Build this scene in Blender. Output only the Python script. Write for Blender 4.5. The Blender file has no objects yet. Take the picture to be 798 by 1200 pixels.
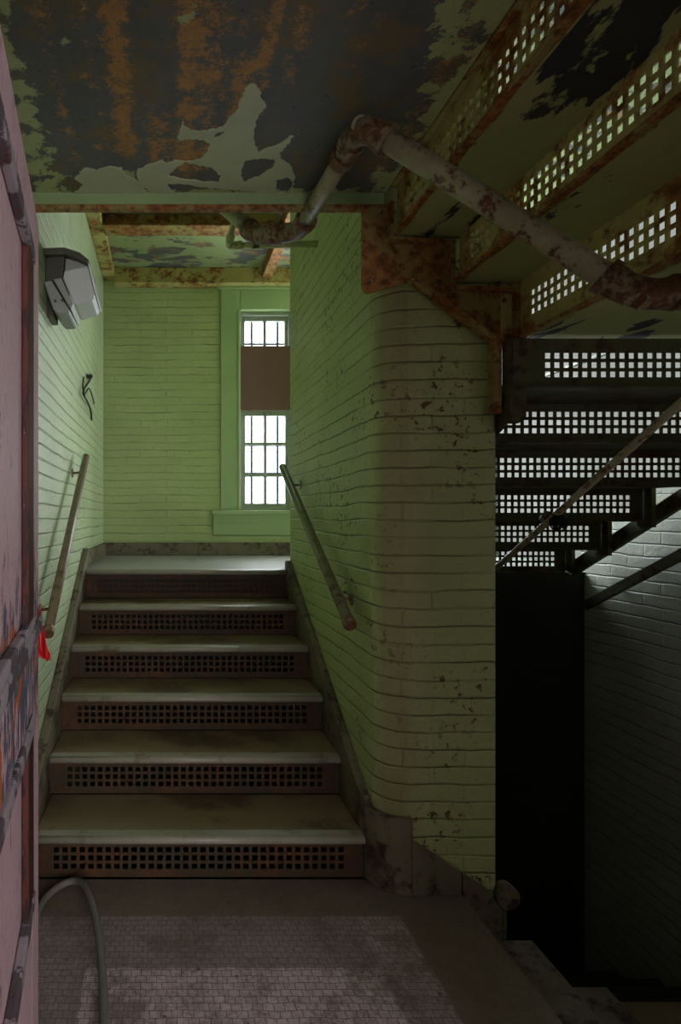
import bpy, math, random
import numpy as np
from mathutils import Vector, Matrix
random.seed(7)
S = bpy.context.scene
C = S.collection
F = 680.0; CX = 195.0; CY = 605.0; H = 1.37     # focal length in px, vanishing point, eye height

def P(u, v, Y):
    return Vector(((u-CX)*Y/F, Y, H+(CY-v)*Y/F))

# ------------------------------------------------------------------ materials
class N:
    def __init__(s, name):
        s.m = bpy.data.materials.new(name); s.m.use_nodes = True
        s.t = s.m.node_tree; s.t.nodes.clear()
        s.out = s.n('ShaderNodeOutputMaterial')
        s.b = s.n('ShaderNodeBsdfPrincipled'); s.l(s.b, 'BSDF', s.out, 'Surface')
        s.b.inputs['Roughness'].default_value = .6
        s.b.inputs['Specular IOR Level'].default_value = .3
    def n(s, k, **kw):
        x = s.t.nodes.new(k)
        for a, b in kw.items(): setattr(x, a, b)
        return x
    def l(s, a, ao, b, bi): s.t.links.new(a.outputs[ao], b.inputs[bi])
    def coord(s, kind='Object', scale=(1,1,1)):
        t = s.n('ShaderNodeTexCoord'); m = s.n('ShaderNodeMapping'); m.inputs['Scale'].default_value = scale
        s.l(t, kind, m, 'Vector'); return m.outputs[0]
    def noise(s, vec, scale, detail=4, rough=.6, dist=0):
        n = s.n('ShaderNodeTexNoise'); s.t.links.new(vec, n.inputs['Vector'])
        n.inputs['Scale'].default_value = scale; n.inputs['Detail'].default_value = detail
        n.inputs['Roughness'].default_value = rough; n.inputs['Distortion'].default_value = dist
        return n.outputs['Fac']
    def ramp(s, fac, a, b, ca=(0,0,0,1), cb=(1,1,1,1)):
        r = s.n('ShaderNodeValToRGB'); s.t.links.new(fac, r.inputs[0])
        r.color_ramp.elements[0].position = a; r.color_ramp.elements[1].position = b
        r.color_ramp.elements[0].color = ca; r.color_ramp.elements[1].color = cb
        return r.outputs[0]
    def mix(s, fac, a, b, mode='MIX'):
        m = s.n('ShaderNodeMix', data_type='RGBA', blend_type=mode)
        for i, x in ((0, fac), (6, a), (7, b)):
            if isinstance(x, (int, float)): m.inputs[i].default_value = x
            elif isinstance(x, tuple): m.inputs[i].default_value = x if len(x) == 4 else x+(1,)
            else: s.t.links.new(x, m.inputs[i])
        return m.outputs[2]
    def math(s, op, a, b=0.0, clamp=False):
        m = s.n('ShaderNodeMath', operation=op); m.use_clamp = clamp
        for i, x in ((0, a), (1, b)):
            if isinstance(x, (int, float)): m.inputs[i].default_value = x
            else: s.t.links.new(x, m.inputs[i])
        return m.outputs[0]
    def color(s, c):
        if isinstance(c, tuple): s.b.inputs['Base Color'].default_value = c if len(c) == 4 else c+(1,)
        else: s.t.links.new(c, s.b.inputs['Base Color'])
    def rough(s, r):
        if isinstance(r, float): s.b.inputs['Roughness'].default_value = r
        else: s.t.links.new(r, s.b.inputs['Roughness'])
    def bump(s, h, strength=.5, dist=.01):
        b = s.n('ShaderNodeBump'); s.t.links.new(h, b.inputs['Height'])
        b.inputs['Strength'].default_value = strength; b.inputs['Distance'].default_value = dist
        s.l(b, 'Normal', s.b, 'Normal')

def G(c): return tuple(c)+(1,)

def mat_brick(name, col1, col2, course=.0645, length=.225, crack=.55, chips=.66, rough=.55, grime=True, nose=False, spec=.3):
    k = N(name); uv = k.coord('UV')
    # waviness of the courses
    nz = k.n('ShaderNodeTexNoise'); k.t.links.new(uv, nz.inputs['Vector']); nz.inputs['Scale'].default_value = 2.6; nz.inputs['Detail'].default_value = 3
    sub = k.n('ShaderNodeVectorMath', operation='SUBTRACT'); k.l(nz, 'Color', sub, 0); sub.inputs[1].default_value = (.5,.5,.5)
    sc = k.n('ShaderNodeVectorMath', operation='MULTIPLY'); k.l(sub, 0, sc, 0); sc.inputs[1].default_value = (.05,.030,0)
    ad = k.n('ShaderNodeVectorMath', operation='ADD'); k.t.links.new(uv, ad.inputs[0]); k.l(sc, 0, ad, 1)
    nz2 = k.n('ShaderNodeTexNoise'); k.t.links.new(uv, nz2.inputs['Vector']); nz2.inputs['Scale'].default_value = 13; nz2.inputs['Detail'].default_value = 3
    sub2 = k.n('ShaderNodeVectorMath', operation='SUBTRACT'); k.l(nz2, 'Color', sub2, 0); sub2.inputs[1].default_value = (.5,.5,.5)
    sc2 = k.n('ShaderNodeVectorMath', operation='MULTIPLY'); k.l(sub2, 0, sc2, 0); sc2.inputs[1].default_value = (.02,.009,0)
    ad2 = k.n('ShaderNodeVectorMath', operation='ADD'); k.l(ad, 0, ad2, 0); k.l(sc2, 0, ad2, 1)
    w = ad2.outputs[0]
    wm = k.n('ShaderNodeVectorMath', operation='MULTIPLY'); k.l(ad2, 0, wm, 0); wm.inputs[1].default_value = (2.2,11,0); wl = wm.outputs[0]
    def brick(mortar, smooth, length=length, c1=col1, c2=col2):
        b = k.n('ShaderNodeTexBrick'); k.t.links.new(w, b.inputs['Vector'])
        b.inputs['Scale'].default_value = 1; b.inputs['Brick Width'].default_value = length
        b.inputs['Row Height'].default_value = course; b.inputs['Mortar Size'].default_value = mortar
        b.inputs['Mortar Smooth'].default_value = smooth; b.offset = .5
        b.inputs['Color1'].default_value = G(c1); b.inputs['Color2'].default_value = G(c2)
        b.inputs['Mortar'].default_value = G(tuple((a+c)*.5 for a, c in zip(col1, col2)))
        return b
    soft = brick(.007, 1.0); softh = brick(.007, 1.0, 60.0); thin = brick(.0013, .5); thinh = brick(.0022, .5, 60.0)
    big = k.noise(uv, 1.3, 3); mid = k.noise(uv, 7, 5); fine = k.noise(uv, 60, 5, .7)
    c = k.mix(k.ramp(big, .35, .7), soft.outputs['Color'], tuple(x*.86 for x in col1))
    # cracks only here and there along the joints
    part = k.ramp(k.noise(wl, 1.0, 3, .65), crack-.03, crack+.10)
    lump = brick(.004, .6, length, (0,0,0), (1,1,1)); lb = k.n('ShaderNodeRGBToBW'); k.l(lump, 'Color', lb, 0)
    part2 = k.ramp(k.noise(uv, 9, 3, .6), .56, .62)
    cr = k.math('MULTIPLY', thinh.outputs['Fac'], part)
    cr = k.math('MAXIMUM', cr, k.math('MULTIPLY', k.math('MULTIPLY', thin.outputs['Fac'], part2), .6))
    cr = k.math('MULTIPLY', cr, .85)
    sf = k.math('ADD', k.math('MULTIPLY', softh.outputs['Fac'], .7), k.math('MULTIPLY', soft.outputs['Fac'], .3))
    c = k.mix(cr, c, (.035,.035,.018))
    if grime:
        g = k.ramp(k.noise(uv, 2.2, 6, .7), .58, .8)
        c = k.mix(k.math('MULTIPLY', g, .45), c, (.13,.105,.04))
    ch = k.ramp(k.noise(uv, 34, 4, .65), chips, chips+.02)
    ch = k.math('MULTIPLY', ch, k.ramp(k.noise(uv, 3.1, 2), .52, .6))
    sk = k.ramp(k.noise(uv, 24, 9, .95), .575, .60)
    c = k.mix(k.math('MULTIPLY', sk, .5), c, (.12,.11,.05))
    c = k.mix(ch, c, (.11,.045,.02))
    c = k.mix(k.math('MULTIPLY', k.ramp(k.noise(uv, 60, 8, .95), .47, .56), .26), c, tuple(x*.55 for x in col1))
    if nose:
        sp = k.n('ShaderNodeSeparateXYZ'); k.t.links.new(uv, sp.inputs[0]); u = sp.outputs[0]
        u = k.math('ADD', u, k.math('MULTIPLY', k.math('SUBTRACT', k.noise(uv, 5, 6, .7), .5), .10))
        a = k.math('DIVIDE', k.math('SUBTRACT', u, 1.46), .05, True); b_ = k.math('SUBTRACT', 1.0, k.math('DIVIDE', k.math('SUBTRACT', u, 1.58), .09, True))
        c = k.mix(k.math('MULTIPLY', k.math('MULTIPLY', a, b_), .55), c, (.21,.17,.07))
    k.color(c)
    h = k.math('SUBTRACT', k.math('MULTIPLY', mid, 1.3), sf)
    h = k.math('ADD', h, k.math('MULTIPLY', lb.outputs[0], .45))
    h = k.math('SUBTRACT', h, k.math('MULTIPLY', cr, .8))
    h = k.math('ADD', h, k.math('MULTIPLY', fine, .45))
    k.bump(h, .7, .006)
    k.rough(rough); k.b.inputs['Specular IOR Level'].default_value = spec
    return k.m

def mat_plain(name, col, rough=.6, var=.25, scale=8, bump=.1, metal=0, spec=.3, dirt=None, dirt_at=.6):
    k = N(name); o = k.coord('Object')
    n = k.noise(o, scale, 5)
    c = k.mix(n, tuple(x*(1-var) for x in col), tuple(min(1, x*(1+var)) for x in col))
    if dirt:
        c = k.mix(k.ramp(k.noise(o, scale*.7, 6, .7), dirt_at, dirt_at+.12), c, dirt)
    k.color(c); k.rough(rough); k.b.inputs['Metallic'].default_value = metal
    k.b.inputs['Specular IOR Level'].default_value = spec
    if bump: k.bump(k.noise(o, scale*6, 4), bump, .004)
    return k.m

def mat_rusty(name, paint, rust=(.20,.075,.02), dark=(.05,.022,.01), at=.5, scale=5, rough=.7, spec=.25):
    k = N(name); o = k.coord('Object')
    n1 = k.noise(o, scale, 7, .68); n2 = k.noise(o, scale*4, 6, .7); n3 = k.noise(o, scale*1.7, 5)
    r = k.mix(k.ramp(n2, .4, .65), rust, dark)
    c = k.mix(k.ramp(n3, .3, .7), tuple(x*.75 for x in paint), paint)
    m = k.ramp(k.math('ADD', n1, k.math('MULTIPLY', k.math('SUBTRACT', n2, .5), .35)), at-.06, at+.06)
    c = k.mix(m, c, r)
    k.color(c); k.rough(rough); k.b.inputs['Specular IOR Level'].default_value = spec
    k.bump(k.math('ADD', n2, k.math('MULTIPLY', m, -.6)), .35, .004)
    return k.m

def mat_peel(name, paint, under, at=.55, scale=(1,1,1), ns=3.2, third=None, third_at=.6, ps=.6):
    k = N(name); o = k.coord('Object', scale=scale)
    n1 = k.noise(o, ns, 8, .62, .3); n2 = k.noise(o, ns*6, 6, .7)
    u = under
    if third: u = k.mix(k.ramp(k.noise(o, ns*1.6, 8, .75), third_at-.02, third_at+.03), under, third)
    m = k.ramp(n1, at-.008, at+.008)
    p = k.mix(n2, tuple(x*.8 for x in paint), tuple(x*1.1 for x in paint))
    k.color(k.mix(m, p, u)); k.rough(ps)
    k.bump(k.math('ADD', k.math('MULTIPLY', m, -1.0), k.math('MULTIPLY', n2, .25)), .5, .004)
    return k.m

GREEN = (.42,.52,.22); GREEN2 = (.46,.56,.25)
M = {}
M['brick'] = mat_brick('green painted brick', GREEN, GREEN2, chips=.70, crack=.545)
M['brick_left'] = mat_brick('glossy green brick with pale sheen colour', (.45,.54,.30), (.49,.58,.34), chips=.60, crack=.47, rough=.38, spec=.6)  # paler than the other green brick, lit sheen put into the colour
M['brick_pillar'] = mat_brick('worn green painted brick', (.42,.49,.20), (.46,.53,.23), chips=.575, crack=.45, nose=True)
M['brick_white'] = mat_brick('pale painted brick', (.50,.53,.44), (.44,.48,.38), chips=.7, crack=.42)
M['plaster'] = mat_peel('green plaster', (.32,.42,.18), (.09,.095,.09), at=.66)
M['casing'] = mat_plain('green gloss paint', (.31,.43,.19), .38, .12, 4, .06, dirt=(.12,.10,.05), dirt_at=.68)
M['rust_green'] = mat_rusty('rusting green painted steel', (.52,.47,.17), at=.53, rust=(.42,.20,.055), dark=(.15,.065,.022))
M['rust'] = mat_rusty('rusty steel', (.34,.27,.09), at=.45, rust=(.38,.165,.045), dark=(.10,.042,.015))
M['rust_edge'] = mat_rusty('rust streaked edge', (.34,.27,.09), at=.47, rust=(.38,.15,.04), dark=(.10,.04,.015), scale=9)
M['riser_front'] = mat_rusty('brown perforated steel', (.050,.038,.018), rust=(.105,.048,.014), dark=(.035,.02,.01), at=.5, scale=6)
M['tread'] = mat_plain('worn slate tread', (.20,.155,.08), .45, .3, 3.5, .16, spec=.4, dirt=(.095,.065,.034), dirt_at=.50)
M['nosing'] = mat_plain('worn pale step edge', (.30,.285,.20), .38, .25, 9, .1, spec=.5, dirt=(.15,.12,.07), dirt_at=.56)
M['landing'] = mat_plain('dusty grey landing', (.26,.25,.23), .45, .2, 3, .12, spec=.5, dirt=(.11,.095,.07), dirt_at=.58)
M['stringer'] = mat_rusty('dark olive stringer paint', (.17,.15,.09), rust=(.10,.065,.035), dark=(.03,.025,.02), at=.56, rough=.5)
M['dark_steel'] = mat_rusty('dark green steel', (.11,.115,.05), rust=(.11,.055,.022), dark=(.035,.024,.014), at=.55)
M['soffit'] = mat_peel('green soffit paint', (.38,.42,.17), (.04,.043,.045), at=.575, scale=(1,.45,1), ns=4.5)
M['pipe'] = mat_rusty('painted pipe with rust spots', (.38,.35,.21), rust=(.19,.075,.025), dark=(.07,.03,.015), at=.58, scale=14, rough=.45, spec=.4)
M['fitting'] = mat_rusty('rusty pipe fitting', (.28,.23,.13), rust=(.20,.09,.035), dark=(.06,.03,.018), at=.45, scale=14, rough=.5)
M['pipe_small'] = mat_rusty('pale green pipe', (.60,.66,.32), at=.62, scale=12)
M['rail'] = mat_rusty('brown painted handrail', (.20,.155,.085), rust=(.14,.07,.03), dark=(.05,.03,.02), at=.6, scale=9, rough=.35, spec=.5)
M['rail_green'] = mat_rusty('olive painted handrail', (.16,.18,.075), rust=(.13,.08,.03), dark=(.05,.04,.02), at=.6, scale=9, rough=.35, spec=.5)
M['hose'] = mat_plain('grey rubber hose', (.16,.15,.12), .5, .2, 30, .05)
M['red'] = mat_plain('red plastic cloth', (.50,.012,.012), .35, .2, 25, .15, spec=.5)
M['black'] = mat_plain('black rubber wire', (.012,.012,.012), .5, .1, 10, 0)
M['lamp_body'] = mat_plain('grey lamp housing', (.34,.35,.31), .45, .1, 10, .04, dirt=(.10,.09,.06), dirt_at=.66)
M['lamp_hood'] = mat_plain('dark bronze lamp hood', (.09,.085,.065), .4, .1, 10, .04)
M['brown_board'] = mat_plain('brown window board', (.16,.085,.06), .6, .22, 3, .1)
M['sash'] = mat_plain('weathered sash paint', (.30,.34,.27), .5, .2, 9, .1, dirt=(.16,.12,.09), dirt_at=.58)
M['bar'] = mat_plain('grey security bar', (.12,.13,.13), .5, .1, 9, 0)
M['flake'] = mat_plain('peeling green ceiling paint', (.52,.57,.37), .5, .16, 14, .25)
M['chip'] = mat_plain('fallen paint chip', (.16,.12,.07), .7, .35, 30, .1)
M['void_shade'] = mat_plain('void shade plaster', (.03,.033,.024), .8, .2, 4, .1)  # near black, the stairwell's shade is put into this colour
M['lens'] = mat_plain('frosted lamp lens', (.62,.63,.60), .25, .06, 12, .03, spec=.5)
M['lens_edge'] = mat_plain('clear lens edge', (.75,.76,.74), .2, .03, 12, 0, spec=.5)
M['room'] = mat_plain('plain room plaster', (.5,.47,.46), .8, .1, 4, .05)

# glass: thin panes, tints set how much sky light each window passes
def mat_glass(name, tint, dirt=.1, gloss=.03):
    k = N(name); k.t.nodes.remove(k.b)
    tr = k.n('ShaderNodeBsdfTransparent'); gl = k.n('ShaderNodeBsdfGlossy'); gl.inputs['Roughness'].default_value = .05
    n = k.noise(k.coord('Object'), 7, 6, .7)
    col = k.mix(k.ramp(n, .3, .8), tint, tuple(x*(1-dirt) for x in tint))
    k.t.links.new(col, tr.inputs[0])
    mx = k.n('ShaderNodeMixShader'); mx.inputs[0].default_value = gloss
    k.l(tr, 0, mx, 1); k.l(gl, 0, mx, 2); k.l(mx, 0, k.out, 'Surface')
    return k.m
M['glass'] = mat_glass('window glass', (.97,.98,1.0), .1)
M['glass_milky'] = mat_glass('milky window glass', (.54,.55,.57), .12)
M['glass_dirty'] = mat_glass('dusty window glass', (.128,.130,.121), .2, .006)
M['glass_rear'] = mat_glass('smoked window glass', (.66,.62,.64), .1)
M['glass_near'] = mat_glass('near fill window glass', (.24,.225,.22), .15)

# ---- floor: mosaic field, browner border, plain strip
def mat_floor():
    k = N('mosaic floor'); o = k.coord('Object')
    sp = k.n('ShaderNodeSeparateXYZ'); k.t.links.new(o, sp.inputs[0]); x, y = sp.outputs[0], sp.outputs[1]
    b = k.n('ShaderNodeTexBrick')
    nz = k.n('ShaderNodeTexNoise'); k.t.links.new(o, nz.inputs['Vector']); nz.inputs['Scale'].default_value = 14
    sub = k.n('ShaderNodeVectorMath', operation='SUBTRACT'); k.l(nz, 'Color', sub, 0); sub.inputs[1].default_value = (.5,)*3
    s2 = k.n('ShaderNodeVectorMath', operation='SCALE'); k.l(sub, 0, s2, 0); s2.inputs['Scale'].default_value = .012
    ad = k.n('ShaderNodeVectorMath', operation='ADD'); k.t.links.new(o, ad.inputs[0]); k.l(s2, 0, ad, 1)
    k.l(ad, 0, b, 'Vector')
    b.inputs['Scale'].default_value = 1; b.inputs['Brick Width'].default_value = .030; b.inputs['Row Height'].default_value = .024
    b.inputs['Mortar Size'].default_value = .0011; b.inputs['Mortar Smooth'].default_value = .3
    b.inputs['Color1'].default_value = (.66,.53,.52,1); b.inputs['Color2'].default_value = (.52,.41,.40,1); b.inputs['Mortar'].default_value = (.10,.07,.055,1)
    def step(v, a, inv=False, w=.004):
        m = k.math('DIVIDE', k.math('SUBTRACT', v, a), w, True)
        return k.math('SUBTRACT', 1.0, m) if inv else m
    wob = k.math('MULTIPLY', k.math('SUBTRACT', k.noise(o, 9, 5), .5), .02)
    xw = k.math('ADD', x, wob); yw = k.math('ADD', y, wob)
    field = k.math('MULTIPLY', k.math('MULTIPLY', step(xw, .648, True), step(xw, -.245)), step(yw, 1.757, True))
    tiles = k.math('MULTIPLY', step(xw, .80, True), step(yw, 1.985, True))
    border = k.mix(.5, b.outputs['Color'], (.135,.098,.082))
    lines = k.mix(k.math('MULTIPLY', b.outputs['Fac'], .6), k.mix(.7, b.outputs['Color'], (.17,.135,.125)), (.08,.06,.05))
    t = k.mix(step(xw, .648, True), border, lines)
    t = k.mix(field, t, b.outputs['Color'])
    plain = k.mix(k.noise(o, 6, 6, .7), (.11,.09,.06), (.24,.20,.145))
    c = k.mix(tiles, plain, t)
    seam = k.math('MULTIPLY', step(yw, 1.985, False, .002), step(yw, 2.0, True, .002))
    c = k.mix(k.math('MULTIPLY', seam, .35), c, (.20,.15,.11))
    d = k.ramp(k.noise(o, 4.2, 9, .85), .48, .58)
    c = k.mix(k.math('MULTIPLY', d, .7), c, (.15,.10,.075))
    d2 = k.ramp(k.noise(o, 45, 4, .7), .66, .7)
    c = k.mix(k.math('MULTIPLY', d2, .7), c, (.05,.03,.02))
    c = k.mix(k.math('MULTIPLY', k.ramp(k.noise(o, 70, 8, .95), .48, .56), .5), c, (.10,.075,.06))
    k.color(c); k.rough(.55)
    k.bump(k.math('ADD', k.math('MULTIPLY', k.math('MULTIPLY', b.outputs['Fac'], tiles), -1.0), k.math('MULTIPLY', k.noise(o, 40, 5), .5)), .35, .002)
    return k.m
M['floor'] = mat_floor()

def mat_ceiling():
    k = N('peeling ceiling paint'); o = k.coord('Object')
    ag = k.n('ShaderNodeAttribute', attribute_name='green'); ao = k.n('ShaderNodeAttribute', attribute_name='orange')
    g, r = ag.outputs['Fac'], ao.outputs['Fac']
    n1 = k.noise(o, 11, 9, .68, .2); n2 = k.noise(o, 17, 9, .78); n3 = k.noise(o, 30, 6, .7); n4 = k.noise(k.coord('Object', scale=(3,.5,1)), 4, 5)
    n6 = k.noise(k.coord('Object', scale=(2,1,1)), 6, 9, .8)
    base = k.mix(n6, (.07,.08,.083), (.20,.21,.20))
    base = k.mix(k.ramp(n3, .62, .7), base, (.045,.042,.035))
    base = k.mix(k.ramp(k.noise(o, 5, 9, .8), .50, .58), base, (.19,.15,.08))
    n5 = k.noise(o, 60, 9, .95)
    mo = k.ramp(k.math('ADD', k.math('ADD', k.math('MULTIPLY', n2, .5), k.math('MULTIPLY', n5, .5)), r), .955, .985)
    oc = k.mix(n3, (.28,.14,.05), (.62,.35,.12))
    c = k.mix(mo, base, oc)
    mg = k.ramp(k.math('ADD', k.math('ADD', k.math('MULTIPLY', n1, .75), k.math('MULTIPLY', n5, .25)), g), .985, .998)
    gc = k.mix(n3, (.36,.42,.18), (.52,.60,.28))
    c = k.mix(mg, c, gc)
    k.color(c); k.rough(.55)
    k.bump(k.math('ADD', mg, k.math('MULTIPLY', n3, .3)), .6, .004)
    return k.m
M['ceiling'] = mat_ceiling()
M['ceiling_high'] = mat_peel('peeling landing ceiling', (.30,.36,.17), (.10,.11,.11), at=.53, ns=3.4, scale=(1,2.2,1), third=(.28,.17,.07), third_at=.55)

def mat_door():
    k = N('peeling pink door paint'); o = k.coord('Object', scale=(1,1,1))
    sp = k.n('ShaderNodeSeparateXYZ'); t = k.n('ShaderNodeTexCoord'); k.l(t, 'Object', sp, 0)
    z = sp.outputs[2]
    n1 = k.noise(k.coord('Object', scale=(2.5,2.5,.9)), 14, 8, .7); n2 = k.noise(k.coord('Object', scale=(6,6,1)), 12, 6, .7); n3 = k.noise(o, 50, 5, .7)
    c = k.mix(n2, (.62,.40,.42), (.78,.56,.60))
    c = k.mix(k.ramp(n3, .55, .75), c, (.85,.70,.74))
    # lower middle zone is flaked down to grey blue with bits of orange
    up = k.math('DIVIDE', k.math('SUBTRACT', z, .80), .15, True); dn = k.math('SUBTRACT', 1.0, k.math('DIVIDE', k.math('SUBTRACT', z, 1.15), .22, True))
    zone = k.math('MULTIPLY', up, dn)
    m = k.ramp(k.math('ADD', n1, k.math('MULTIPLY', zone, .20)), .66, .675)
    u = k.mix(k.ramp(k.noise(o, 9, 4), .56, .6), (.13,.145,.19), (.62,.16,.05))
    c = k.mix(m, c, u)
    cr = k.ramp(k.noise(k.coord('Object', scale=(5,5,.8)), 14, 8, .75), .61, .625)
    c = k.mix(cr, c, (.11,.035,.025))
    k.color(c); k.rough(.5); k.bump(k.math('ADD', k.math('MULTIPLY', k.math('ADD', m, cr), -1.0), n3), .6, .003)
    return k.m
M['door'] = mat_door()
M['door_strip'] = mat_peel('bare red brown door edge', (.085,.024,.014), (.035,.014,.01), at=.53, scale=(4,4,.6), ns=14, third=(.35,.22,.2), third_at=.60)
M['door_mould'] = mat_peel('flaking grey moulding', (.42,.37,.39), (.12,.10,.11), at=.5, ns=12, third=(.14,.04,.03), third_at=.6)

# ------------------------------------------------------------------ mesh builder
class MB:
    def __init__(s): s.v = []; s.f = []; s.uv = []; s.sm = []
    def add(s, vs, fs, uvs=None, smooth=False):
        b = len(s.v); s.v += [tuple(x) for x in vs]
        for i, f in enumerate(fs):
            s.f.append(tuple(b+j for j in f)); s.uv.append(None if uvs is None else uvs[i]); s.sm.append(smooth)
    def box(s, x0, x1, y0, y1, z0, z1):
        x0, x1 = sorted((x0, x1)); y0, y1 = sorted((y0, y1)); z0, z1 = sorted((z0, z1))
        v = [(x0,y0,z0),(x1,y0,z0),(x1,y1,z0),(x0,y1,z0),(x0,y0,z1),(x1,y0,z1),(x1,y1,z1),(x0,y1,z1)]
        s.add(v, [(3,2,1,0),(4,5,6,7),(0,1,5,4),(1,2,6,5),(2,3,7,6),(3,0,4,7)]); return s
    def prism(s, pts, off):
        """closed polygon pts (3D) extruded by vector off"""
        n = len(pts); off = Vector(off); a = [Vector(p) for p in pts]; b = [p+off for p in a]
        nrm = Vector((0,0,0))
        for i in range(n): nrm += (a[i]-a[0]).cross(a[(i+1)%n]-a[0])
        fl = nrm.dot(off) > 0
        fs = [tuple(range(n)), tuple(range(2*n-1, n-1, -1))] + [(i, i+n, (i+1)%n+n, (i+1)%n) for i in range(n)]
        if fl: fs = [tuple(reversed(f)) for f in fs]
        s.add(a+b, fs); return s
    def tube(s, pts, r, seg=12, smooth=True, cap=True, rad=None):
        pts = [Vector(p) for p in pts]; n = len(pts)
        t0 = (pts[1]-pts[0]).normalized(); up = Vector((0,0,1)) if abs(t0.z) < .9 else Vector((1,0,0))
        a = t0.cross(up).normalized(); vs = []
        for i in range(n):
            t = (pts[min(i+1, n-1)]-pts[max(i-1, 0)]).normalized()
            a = (a - t*a.dot(t)).normalized(); b = t.cross(a)
            rr = rad[i] if rad else r
            for j in range(seg):
                th = 2*math.pi*j/seg; vs.append(pts[i]+a*math.cos(th)*rr+b*math.sin(th)*rr)
        fs = [(i*seg+j, i*seg+(j+1)%seg, (i+1)*seg+(j+1)%seg, (i+1)*seg+j) for i in range(n-1) for j in range(seg)]
        s.add(vs, fs, smooth=smooth)
        if cap:
            b = len(s.v)-n*seg
            s.f.append(tuple(b+j for j in reversed(range(seg)))); s.uv.append(None); s.sm.append(False)
            s.f.append(tuple(b+(n-1)*seg+j for j in range(seg))); s.uv.append(None); s.sm.append(False)
        return s
    def build(s, name, mat, parent=None, bevel=0, kind=None, loc=None):
        me = bpy.data.meshes.new(name)
        o = bpy.data.objects.new(name, me); C.objects.link(o)
        base = Vector((0,0,0))
        if parent is not None:
            o.parent = parent; p = parent
            while p: base += p.location; p = p.parent
        elif loc is not None:
            base = Vector(loc); o.location = base
        me.from_pydata([tuple(Vector(v)-base) for v in s.v], [], s.f)
        lay = me.uv_layers.new(name='UVMap')
        for p, uv, sm in zip(me.polygons, s.uv, s.sm):
            p.use_smooth = sm
            nn = p.normal; ax = max(range(3), key=lambda i: abs(nn[i]))
            for q, li in enumerate(p.loop_indices):
                if uv is not None: lay.data[li].uv = uv[q]; continue
                w = me.vertices[me.loops[li].vertex_index].co + base
                lay.data[li].uv = (w.y, w.z) if ax == 0 else (w.x, w.z) if ax == 1 else (w.x, w.y)
        me.materials.append(M[mat] if isinstance(mat, str) else mat)
        if bevel:
            b = o.modifiers.new('bevel', 'BEVEL'); b.width = bevel; b.segments = 2; b.limit_method = 'ANGLE'; b.angle_limit = math.radians(40)
        if kind: o['kind'] = kind
        return o

def crom(pts, k=8):
    pts = [Vector(p) for p in pts]; out = []
    q = [pts[0]*2-pts[1]]+pts+[pts[-1]*2-pts[-2]]
    for i in range(1, len(q)-2):
        p0, p1, p2, p3 = q[i-1:i+3]
        for j in range(k):
            t = j/k
            out.append(.5*((2*p1)+(p2-p0)*t+(2*p0-5*p1+4*p2-p3)*t*t+(3*p1-p0-3*p2+p3)*t**3))
    out.append(pts[-1]); return out

def thing(name, label, cat, loc, group=None):
    o = bpy.data.objects.new(name, None); C.objects.link(o); o.location = loc; o.empty_display_size = .1
    o['label'] = label; o['category'] = cat
    if group: o['group'] = group
    return o
def tag(o, label, cat, group=None):
    o['label'] = label; o['category'] = cat
    if group: o['group'] = group
    return o
def struct(mb, name, mat, bevel=0, parent=None, label=None):
    o = mb.build(name, mat, parent, bevel)
    if parent is None: o['kind'] = 'structure'
    if label: o['label'] = label
    return o

def wall_cells(axis, a0, a1, r0, r1, z0, z1, holes):
    """slab wall with openings. axis 'x': wall between X=a0..a1 spanning Y r0..r1; axis 'y' the other way"""
    rs = sorted({r0, r1, *[h for q in holes for h in q[:2]]}); zs = sorted({z0, z1, *[h for q in holes for h in q[2:]]})
    mb = MB(); I = {}
    def solid(i, j):
        if not (0 <= i < len(rs)-1 and 0 <= j < len(zs)-1): return False
        rc, zc = (rs[i]+rs[i+1])/2, (zs[j]+zs[j+1])/2
        return not any(h[0] < rc < h[1] and h[2] < zc < h[3] for h in holes)
    def vid(a, r, z):
        key = (a, r, z)
        if key not in I: I[key] = len(mb.v); mb.v.append((a, r, z) if axis == 'x' else (r, a, z))
        return I[key]
    def face(*ks, flip=False):
        if axis == 'y': flip = not flip
        f = [vid(*k) for k in ks]; mb.f.append(tuple(reversed(f)) if flip else tuple(f)); mb.uv.append(None); mb.sm.append(False)
    for i in range(len(rs)-1):
        for j in range(len(zs)-1):
            if not solid(i, j): continue
            A, B, c, d = rs[i], rs[i+1], zs[j], zs[j+1]
            face((a1,A,c),(a1,B,c),(a1,B,d),(a1,A,d)); face((a0,A,c),(a0,B,c),(a0,B,d),(a0,A,d), flip=True)
            if not solid(i-1, j): face((a0,A,c),(a1,A,c),(a1,A,d),(a0,A,d))
            if not solid(i+1, j): face((a0,B,c),(a1,B,c),(a1,B,d),(a0,B,d), flip=True)
            if not solid(i, j-1): face((a0,A,c),(a0,B,c),(a1,B,c),(a1,A,c))
            if not solid(i, j+1): face((a0,A,d),(a0,B,d),(a1,B,d),(a1,A,d), flip=True)
    return mb

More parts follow.
